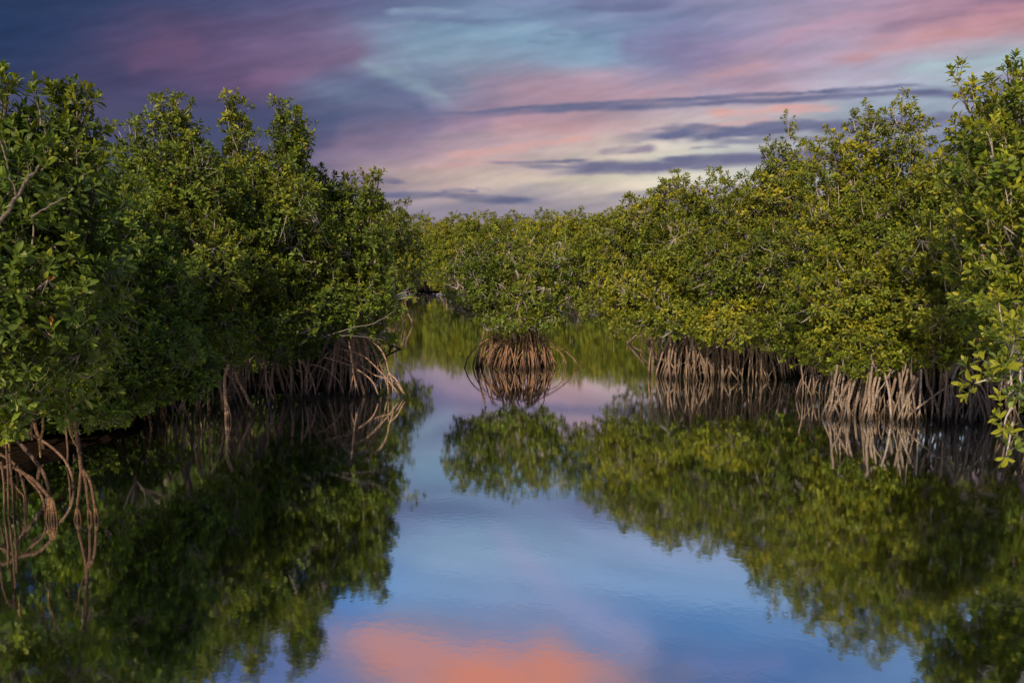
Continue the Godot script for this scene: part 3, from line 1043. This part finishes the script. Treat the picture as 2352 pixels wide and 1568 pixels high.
	tree({
		"label": "low glossy mangrove leaning over the dark water right of the edge tree",
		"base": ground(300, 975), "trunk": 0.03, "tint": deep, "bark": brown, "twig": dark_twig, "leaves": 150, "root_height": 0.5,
		"puffs": [[270, 570, 105, 110, 7.9], [345, 660, 105, 110, 8.1], [250, 740, 120, 100, 7.6], [345, 800, 105, 85, 7.9], [240, 860, 95, 70, 7.6], [425, 850, 80, 62, 8.5, 1.4], [440, 895, 45, 24, 8.5, 1.6], [320, 900, 70, 40, 8.0, 1.6], [190, 940, 90, 40, 7.3, 1.6], [260, 945, 60, 28, 7.6, 1.6]],
		"roots": {"n": 26, "wide": 0.62, "deep": 0.5, "straight": 0.9, "thick": 0.011, "start": [0.5, 1.0]}, "yellow_leaves": 5,
	})
	tree({
		"label": "tall mangrove with a ragged two-tipped top on the left shore",
		"base": ground(430, 948), "bark": mid_brown, "tint": Color(0.86, 0.95, 0.95),
		"puffs": [[310, 370, 45, 50, 10.8, 0.8], [390, 300, 34, 55, 10.9, 0.9], [420, 340, 50, 60, 10.9, 0.8], [370, 450, 100, 85, 10.5], [470, 460, 95, 110, 10.4], [370, 560, 110, 110, 10.0], [470, 620, 105, 110, 9.7], [400, 720, 110, 100, 9.5], [500, 760, 80, 80, 9.7]],
		"shoots": [[370, 226, 10.9, 0.8], [410, 228, 10.9, 0.8], [440, 240, 10.9, 0.7], [268, 288, 10.8, 0.7], [310, 270, 10.8, 0.7], [335, 270, 10.8, 0.6]],
		"roots": {"n": 30, "spread": 0.95, "straight": 0.6, "start": [0.35, 1.0], "thick": 0.016}, "yellow_leaves": 4,
	})
	tree({
		"label": "tall leafy mangrove whose crown ends in twin peaks at the middle of the left shore",
		"base": ground(600, 917), "bark": mid_brown, "tint": Color(0.9, 0.97, 0.95),
		"puffs": [[540, 300, 26, 55, 11.6, 0.9], [560, 400, 70, 70, 11.5], [660, 310, 34, 50, 11.6, 0.9], [692, 350, 24, 40, 11.6, 0.8], [650, 420, 65, 75, 11.5], [570, 530, 105, 110, 11.0], [670, 530, 95, 110, 11.1], [570, 660, 110, 90, 10.8], [640, 740, 100, 70, 10.8], [540, 770, 70, 70, 10.5]],
		"shoots": [[545, 224, 11.6, 0.9], [530, 240, 11.6, 0.7], [660, 243, 11.6, 0.8], [680, 262, 11.6, 0.8], [640, 262, 11.6, 0.7], [718, 322, 11.6, 0.7]],
		"roots": {"n": 30, "wide": 0.85, "deep": 0.6, "start": [0.35, 1.0], "spread": 0.8, "straight": 0.6, "thick": 0.015}, "yellow_leaves": 5,
	})
	tree({
		"label": "mangrove at the left shore's tip, arching a fan of brown roots into the channel",
		"base": ground(800, 898), "bark": mid_brown, "tint": Color(0.86, 0.95, 0.95), "root_height": 0.85,
		"puffs": [[740, 480, 70, 80, 12.2], [820, 480, 55, 55, 12.3], [855, 470, 25, 40, 12.3, 0.7], [750, 590, 95, 95, 11.7], [840, 590, 55, 95, 12.0], [720, 700, 95, 75, 11.4], [815, 705, 85, 70, 11.5], [870, 690, 40, 80, 11.9], [880, 770, 30, 30, 11.9, 0.8], [660, 790, 70, 40, 11.3]],
		"shoots": [[870, 415, 12.3, 0.5], [790, 418, 12.3, 0.6], [945, 668, 11.6, 0.6], [962, 685, 11.6, 0.5], [925, 715, 11.6, 0.5], [895, 730, 11.6, 0.6]],
		"roots": {"n": 38, "wide": 0.78, "deep": 0.6, "spread": 0.8, "straight": 0.25, "thick": 0.016},
		"limbs": [[[740, 775, 800, 755, 850, 745, 885, 728, 908, 712], 11.0, 0.009, 0.004], [[780, 770, 830, 772, 880, 780], 11.0, 0.006, 0.003]],
		"own_roots": [
			{"line": [700, 835, 745, 845, 780, 880, 790, 912], "d": 11.5, "ra": 0.013, "rb": 0.012},
			{"line": [690, 830, 712, 860, 722, 890, 724, 914], "d": 11.4, "ra": 0.014, "rb": 0.013, "forks": [[718, 880, 708, 900, 706, 915]]},
			{"line": [820, 760, 868, 795, 886, 826, 893, 855, 910, 872, 925, 898, 930, 905], "d": 11.6, "ra": 0.014, "rb": 0.014, "forks": [[893, 855, 900, 875, 903, 905], [893, 855, 890, 870, 892, 908]]},
			{"line": [780, 800, 830, 815, 870, 850, 905, 890, 918, 912], "d": 11.6, "ra": 0.013, "rb": 0.012},
			{"line": [760, 812, 820, 835, 862, 862, 905, 875, 926, 905], "d": 11.7, "ra": 0.012, "rb": 0.012},
			{"line": [744, 820, 800, 838, 850, 870, 868, 905], "d": 11.5, "ra": 0.014, "rb": 0.013},
			{"line": [800, 780, 808, 830, 812, 860, 825, 910], "d": 11.4, "ra": 0.014, "rb": 0.013, "forks": [[812, 860, 806, 885, 800, 912], [812, 860, 816, 885, 815, 912]]},
		],
		"yellow_leaves": 6,
	})
	tree({
		"label": "dark mangrove filling the middle of the left shore behind the twin-peaked one",
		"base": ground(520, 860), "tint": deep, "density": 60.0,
		"puffs": [[420, 500, 130, 130, 14.0], [600, 520, 140, 120, 14.0], [760, 560, 90, 100, 14.2], [500, 680, 160, 130, 13.5], [700, 700, 120, 110, 13.5], [300, 560, 120, 150, 13.5], [420, 790, 130, 70, 13.0], [620, 800, 130, 60, 13.2], [790, 800, 90, 55, 13.4], [250, 820, 120, 80, 12.5]],
		"roots": {"n": 24, "wide": 2.2, "deep": 0.6, "spread": 1.6, "straight": 0.7},
	})
	tree({
		"label": "small mangrove peeping out behind the tip of the left shore beside the channel",
		"base": ground(905, 745), "tint": Color(1.0, 0.98, 0.95), "density": 60.0, "size": 1.1,
		"puffs": [[905, 545, 45, 65, 22.0], [945, 590, 42, 48, 22.5], [905, 635, 45, 40, 21.5], [960, 640, 25, 22, 22.0, 0.7], [860, 560, 50, 80, 22.0]],
		"shoots": [[938, 462, 22.0, 0.5], [900, 472, 22.0, 0.6]],
		"roots": {"n": 14, "spread": 0.7, "straight": 0.6, "start": [0.4, 0.9]},
	})

	var inner := [
		["shadowed mangrove deep in the left shore behind the low glossy one", [[100, 640, 200, 160, 12.5], [120, 820, 200, 90, 12.0], [-150, 740, 160, 200, 12.5]], [100, 880]],
		["shadowed mangrove deep in the left shore behind the two-tipped one", [[380, 620, 150, 140, 16.5], [380, 770, 160, 80, 16.0], [300, 800, 120, 40, 15.0]], [380, 815]],
		["shadowed mangrove deep in the left shore behind the twin-peaked one", [[600, 620, 150, 140, 17.0], [600, 770, 160, 70, 16.5], [600, 820, 130, 26, 15.0]], [600, 805]],
		["shadowed mangrove deep in the left shore behind its tip", [[790, 620, 90, 100, 17.0], [790, 740, 90, 70, 16.5], [770, 805, 80, 32, 15.0]], [790, 800]],
	]
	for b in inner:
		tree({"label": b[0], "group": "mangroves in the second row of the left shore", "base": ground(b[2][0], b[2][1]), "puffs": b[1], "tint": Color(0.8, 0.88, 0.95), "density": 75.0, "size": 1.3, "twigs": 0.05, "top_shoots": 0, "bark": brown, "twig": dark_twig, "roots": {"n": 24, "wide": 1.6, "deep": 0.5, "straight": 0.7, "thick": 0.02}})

	# ---- the lone mangrove in midstream
	tree({
		"label": "lone round mangrove standing on a dense skirt of roots in midstream",
		"base": ground(1186, 842), "bark": Color(0.235, 0.15, 0.108), "tint": Color(1.0, 1.02, 0.95), "young": 0.3, "root_height": 0.68, "density": 66.0, "twigs": 0.5, "side_branches": 12, "twig": Color(0.44, 0.41, 0.42),
		"puffs": [[1085, 622, 75, 70, 15.2, 0.8], [1180, 605, 90, 70, 15.4, 0.8], [1275, 622, 70, 70, 15.2, 0.8], [1110, 680, 70, 55, 14.8], [1200, 680, 85, 60, 14.7], [1280, 680, 60, 45, 14.9], [1165, 735, 75, 32, 14.5], [1235, 735, 55, 30, 14.6], [1045, 665, 24, 36, 15.1, 0.7], [1060, 715, 25, 22, 14.9, 0.7]],
		"roots": {"n": 120, "wide": 0.82, "deep": 0.6, "spread": 0.8, "straight": 0.4, "thick": 0.0125, "start": [0.3, 0.85]},
		"own_roots": [
			{"line": [1150, 768, 1122, 778, 1095, 796, 1076, 820, 1066, 848], "d": 14.93, "ra": 0.015, "rb": 0.015},
			{"line": [1155, 782, 1128, 798, 1104, 822, 1090, 848], "d": 14.9, "ra": 0.015, "rb": 0.014, "forks": [[1106, 820, 1100, 836, 1100, 850]]},
			{"line": [1150, 790, 1124, 812, 1112, 835, 1106, 850], "d": 14.9, "ra": 0.014, "rb": 0.014},
			{"line": [1235, 768, 1262, 782, 1290, 800, 1316, 822, 1334, 848], "d": 14.95, "ra": 0.015, "rb": 0.014},
			{"line": [1240, 790, 1276, 800, 1296, 822, 1304, 850], "d": 14.9, "ra": 0.014, "rb": 0.014, "forks": [[1297, 822, 1293, 835, 1294, 850]]},
			{"line": [1232, 782, 1258, 800, 1272, 825, 1286, 850], "d": 14.9, "ra": 0.014, "rb": 0.014},
		],
		"yellow_leaves": 2,
	})

	# ---- far shore
	var far_labels := [
		"far mangrove showing pale roots at the water beyond the channel, left of the midstream tree",
		"far mangrove between the channel roots and the midstream tree's left side",
		"far rounded mangrove above the left shoulder of the midstream tree",
		"far mangrove on the skyline straight behind the midstream tree",
		"far mangrove on the skyline above the right half of the midstream tree",
		"far mangrove on the skyline right of the midstream tree",
		"far mangrove on the skyline where the right shore's slope begins",
		"far mangrove half hidden behind the lowest trees of the right shore",
		"far mangrove behind the tip of the left shore",
	]
	var fx := [968, 1040, 1110, 1180, 1255, 1330, 1405, 1480, 890]
	for k in 9:
		rng.seed = 900 + k
		var d := [52.0, 47.0, 46.0, 46.0, 44.5, 44.0, 43.0, 42.0, 50.0][k] as float
		var x: float = fx[k]
		var top: float = [492, 492, 486, 492, 482, 480, 484, 470, 476][k]
		var g := at(x, 600 + 3658.0 / d, d)
		g.y = 0.0
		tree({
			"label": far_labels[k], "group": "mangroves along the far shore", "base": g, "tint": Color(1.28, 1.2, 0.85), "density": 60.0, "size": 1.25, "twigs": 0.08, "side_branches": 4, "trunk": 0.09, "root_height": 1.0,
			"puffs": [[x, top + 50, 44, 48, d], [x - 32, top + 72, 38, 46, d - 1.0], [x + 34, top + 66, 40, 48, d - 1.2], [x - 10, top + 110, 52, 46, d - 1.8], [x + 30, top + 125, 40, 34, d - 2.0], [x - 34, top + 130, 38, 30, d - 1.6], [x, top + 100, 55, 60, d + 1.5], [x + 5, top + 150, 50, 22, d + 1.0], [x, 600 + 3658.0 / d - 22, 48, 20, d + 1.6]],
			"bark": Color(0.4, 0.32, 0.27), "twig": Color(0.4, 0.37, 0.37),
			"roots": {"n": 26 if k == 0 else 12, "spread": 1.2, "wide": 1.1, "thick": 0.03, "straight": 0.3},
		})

	# ---- right shore, far to near
	tree({
		"label": "low mangrove hanging over the channel at the left end of the right shore",
		"base": ground(1592, 864), "bark": grey_root, "tint": olive, "density": 80.0, "twigs": 0.3, "side_branches": 7, "root_height": 0.85,
		"puffs": [[1390, 600, 70, 85, 15.0, 0.9], [1395, 690, 65, 50, 14.4, 0.9], [1470, 550, 80, 90, 15.2], [1550, 490, 70, 75, 15.3, 0.85], [1470, 670, 90, 75, 14.2], [1560, 610, 95, 105, 14.3], [1440, 738, 50, 26, 13.9, 1.2], [1540, 735, 85, 44, 13.4, 1.3], [1620, 755, 70, 32, 13.2, 1.3]],
		"shoots": [[1550, 398, 15.3, 0.6], [1580, 412, 15.3, 0.6], [1445, 452, 15.2, 0.6], [1500, 440, 15.2, 0.5], [1335, 690, 14.6, 0.5], [1410, 770, 13.8, 0.3], [1520, 420, 15.2, 0.5]],
		"roots": {"n": 72, "wide": 0.78, "deep": 0.6, "start": [0.35, 1.0], "spread": 0.8, "straight": 0.6, "thick": 0.0145},
		"own_roots": [
			{"line": [1660, 825, 1590, 830, 1550, 840, 1515, 858, 1505, 868], "d": 13.8, "ra": 0.014, "rb": 0.013},
			{"line": [1570, 780, 1535, 830, 1520, 870], "d": 13.6, "ra": 0.014, "rb": 0.013},
			{"line": [1640, 800, 1600, 845, 1585, 872], "d": 13.6, "ra": 0.016, "rb": 0.015, "color": Color(0.30, 0.25, 0.225)},
			{"line": [1620, 770, 1600, 830, 1600, 872], "d": 13.5, "ra": 0.016, "rb": 0.018, "color": Color(0.32, 0.27, 0.245)},
		],
		"hanging": [[1413, 735, 1410, 808, 14.0], [1447, 740, 1440, 806, 14.0], [1475, 745, 1472, 820, 13.9], [1503, 760, 1500, 862, 13.8]], "yellow_leaves": 2,
	})
	tree({
		"label": "broad mangrove with pale close-set stilt roots at the middle of the right shore",
		"base": ground(1740, 866), "bark": grey_root, "tint": olive, "density": 80.0, "twigs": 0.32, "side_branches": 8, "root_height": 0.8,
		"puffs": [[1650, 480, 75, 70, 15.0, 0.85], [1720, 540, 85, 95, 14.3], [1800, 420, 60, 85, 14.2, 0.75], [1770, 480, 70, 80, 14.0], [1650, 640, 90, 90, 13.6], [1780, 620, 100, 100, 13.2], [1700, 750, 95, 48, 12.9, 1.2], [1800, 765, 75, 55, 12.8, 1.2], [1870, 800, 45, 32, 12.4, 1.4]],
		"shoots": [[1808, 262, 14.2, 0.7], [1822, 290, 14.2, 0.6], [1770, 318, 14.2, 0.6], [1750, 345, 14.2, 0.6], [1655, 392, 15.0, 0.6], [1630, 400, 15.0, 0.5], [1715, 402, 14.8, 0.5], [1845, 330, 14.2, 0.5]],
		"roots": {"n": 84, "wide": 1.1, "deep": 0.6, "start": [0.35, 1.0], "spread": 0.9, "straight": 0.7, "thick": 0.015}, "yellow_leaves": 3,
	})
	tree({
		"label": "tall open-topped mangrove bulging over the water between the broad one and the right edge",
		"base": ground(1960, 915), "bark": grey_root, "tint": olive, "density": 85.0, "twigs": 0.3, "side_branches": 8, "root_height": 0.7,
		"puffs": [[1900, 420, 70, 90, 12.6, 0.75], [1985, 370, 60, 90, 12.5, 0.6], [2065, 350, 60, 90, 12.4, 0.55], [2100, 430, 60, 80, 12.2, 0.7], [1990, 470, 90, 80, 12.2], [1900, 560, 95, 90, 11.9], [2020, 570, 110, 100, 11.5], [1890, 680, 90, 90, 11.4], [1990, 690, 110, 100, 10.8], [2080, 700, 95, 100, 10.6], [1910, 790, 75, 50, 11.2], [2010, 795, 95, 55, 10.4], [1985, 835, 75, 30, 10.2, 1.5], [1885, 815, 55, 32, 11.5, 1.4], [2090, 815, 75, 42, 10.2, 1.2], [2160, 800, 60, 38, 9.8, 1.2]],
		"shoots": [[1900, 298, 12.6, 0.5], [1945, 290, 12.6, 0.5], [1990, 238, 12.5, 0.6], [2000, 262, 12.5, 0.5], [2075, 214, 12.4, 0.7], [2100, 232, 12.4, 0.6], [2050, 250, 12.4, 0.5], [2130, 280, 12.4, 0.5], [2145, 330, 12.3, 0.5], [1850, 335, 12.6, 0.5]],
		"roots": {"n": 60, "wide": 0.9, "deep": 0.5, "start": [0.55, 0.9], "spread": 0.9, "straight": 0.6, "thick": 0.0135},
		"own_roots": [
			{"line": [2005, 870, 1965, 893, 1945, 915, 1932, 944], "d": 10.6, "ra": 0.013, "rb": 0.012},
			{"line": [2030, 865, 1985, 890, 1962, 920, 1955, 948], "d": 10.5, "ra": 0.014, "rb": 0.013},
		],
		"yellow_leaves": 3,
	})
	tree({
		"label": "mangrove over a tangle of straight whitish stilt roots near the right edge",
		"base": ground(2170, 958), "bark": Color(0.245, 0.197, 0.172), "tint": olive, "density": 85.0, "twigs": 0.3, "root_height": 0.75,
		"puffs": [[2130, 480, 70, 80, 10.8], [2190, 470, 70, 90, 10.6], [2150, 600, 105, 90, 10.0], [2230, 640, 90, 90, 9.8], [2170, 720, 95, 65, 9.6], [2260, 740, 80, 60, 9.4], [2330, 640, 90, 90, 10.0], [2340, 740, 90, 70, 9.8], [2430, 560, 100, 130, 10.2], [2460, 740, 110, 110, 10.0]],
		"roots": {"n": 120, "wide": 1.6, "deep": 0.6, "start": [0.7, 0.95], "spread": 0.9, "straight": 0.75, "thick": 0.0135},
		"own_roots": [
			{"line": [2230, 775, 2212, 820, 2192, 862, 2186, 910, 2183, 960], "d": 9.9, "ra": 0.022, "rb": 0.024, "color": Color(0.42, 0.40, 0.42)},
			{"line": [2240, 820, 2215, 880, 2200, 930, 2196, 958], "d": 9.95, "ra": 0.017, "rb": 0.018, "color": Color(0.36, 0.33, 0.33)},
			{"line": [2117, 848, 2115, 900, 2111, 975], "d": 9.8, "ra": 0.014, "rb": 0.019, "color": Color(0.36, 0.33, 0.33), "toes": [[2113, 945, 2100, 978], [2113, 945, 2126, 978]]},
			{"line": [2034, 862, 2044, 910, 2048, 975], "d": 9.85, "ra": 0.015, "rb": 0.018, "color": Color(0.34, 0.30, 0.29)},
			{"line": [2245, 868, 2200, 878, 2164, 896, 2098, 945, 2085, 965], "d": 9.7, "ra": 0.017, "rb": 0.014, "color": Color(0.29, 0.24, 0.205)},
			{"line": [2022, 866, 2012, 910, 2000, 970], "d": 9.9, "ra": 0.014, "rb": 0.016, "color": Color(0.32, 0.27, 0.245), "toes": [[2006, 935, 2016, 972]]},
			{"line": [2110, 868, 2090, 905, 2062, 965], "d": 9.75, "ra": 0.017, "rb": 0.017, "color": Color(0.29, 0.24, 0.205), "forks": [[2088, 908, 2083, 940, 2074, 968], [2088, 908, 2090, 940, 2086, 968]]},
			{"line": [2185, 890, 2200, 930, 2208, 955], "d": 9.8, "ra": 0.016, "rb": 0.016},
			{"line": [2180, 905, 2172, 940, 2164, 968], "d": 9.7, "ra": 0.014, "rb": 0.014},
			{"line": [2140, 895, 2143, 930, 2140, 968], "d": 9.7, "ra": 0.012, "rb": 0.014},
			{"line": [2230, 860, 2262, 900, 2270, 965], "d": 9.7, "ra": 0.016, "rb": 0.018},
			{"line": [2240, 905, 2225, 940, 2215, 968], "d": 9.7, "ra": 0.014, "rb": 0.014, "color": Color(0.32, 0.27, 0.245)},
		],
		"yellow_leaves": 2,
	})
	tree({
		"label": "large-leaved mangrove at the right edge, its lowest sprays dangling over the water",
		"base": ground(2620, 1080), "bark": Color(0.245, 0.197, 0.172), "tint": Color(1.02, 1.05, 0.95), "leaves": 300, "size": 0.8, "twigs": 0.25, "trunk": 0.045, "density": 95.0,
		"puffs": [[2250, 310, 55, 70, 7.6, 0.75], [2320, 290, 70, 80, 7.0, 0.75], [2230, 420, 70, 70, 7.8, 0.8], [2310, 420, 90, 90, 6.6], [2245, 540, 80, 80, 7.6], [2340, 560, 90, 100, 6.3], [2300, 680, 85, 70, 6.6], [2370, 720, 80, 80, 6.0], [2315, 800, 42, 34, 5.4, 0.6], [2305, 860, 34, 30, 5.0, 0.6], [2340, 905, 34, 28, 4.8, 0.6], [2430, 400, 90, 170, 6.6], [2460, 800, 90, 200, 6.4], [2290, 620, 100, 100, 7.6], [2340, 480, 100, 120, 7.4], [2350, 330, 80, 100, 7.5], [2330, 740, 90, 60, 7.2], [2360, 850, 60, 60, 6.8]],
		"shoots": [[2190, 170, 7.6, 0.5], [2205, 200, 7.6, 0.5], [2235, 195, 7.5, 0.6], [2275, 210, 7.3, 0.6], [2330, 142, 7.0, 0.7], [2350, 165, 7.0, 0.6], [2345, 215, 6.9, 0.6], [2312, 1045, 4.9, 0.25], [2308, 975, 4.7, 0.35], [2262, 830, 5.2, 0.4], [2240, 880, 5.0, 0.4]],
		"roots": {"n": 44, "wide": 1.3, "deep": 0.7, "start": [0.35, 1.0], "spread": 0.9, "straight": 0.8, "thick": 0.019}, "yellow_leaves": 2, "top_shoots": 3,
	})
	# behind the right shore
	var behind := [
		["dark mangrove behind the low end of the right shore", [[1560, 560, 90, 90, 19], [1480, 620, 90, 80, 19], [1620, 640, 100, 100, 18.5], [1570, 740, 70, 60, 18], [1650, 745, 80, 60, 17.5]], [1560, 790]],
		["dark mangrove behind the broad one of the right shore", [[1740, 560, 100, 100, 18], [1830, 540, 90, 110, 17.5], [1780, 680, 120, 100, 17], [1740, 770, 100, 55, 16.6], [1860, 770, 90, 60, 16]], [1760, 810]],
		["dark mangrove behind the open-topped one of the right shore", [[1960, 520, 100, 100, 16], [2080, 520, 90, 100, 15.5], [2000, 670, 130, 110, 15], [1960, 800, 110, 60, 14.5], [2080, 800, 100, 70, 14]], [2000, 830]],
		["dark mangrove behind the stilt-root tangle of the right shore", [[2200, 520, 90, 120, 13.5], [2320, 480, 110, 160, 13], [2240, 690, 120, 110, 12.8], [2400, 690, 120, 130, 12.5], [2200, 830, 120, 60, 12.4], [2350, 840, 120, 70, 12], [2480, 560, 130, 220, 12.5], [2480, 820, 120, 80, 12]], [2260, 870]],
	]
	for b in behind:
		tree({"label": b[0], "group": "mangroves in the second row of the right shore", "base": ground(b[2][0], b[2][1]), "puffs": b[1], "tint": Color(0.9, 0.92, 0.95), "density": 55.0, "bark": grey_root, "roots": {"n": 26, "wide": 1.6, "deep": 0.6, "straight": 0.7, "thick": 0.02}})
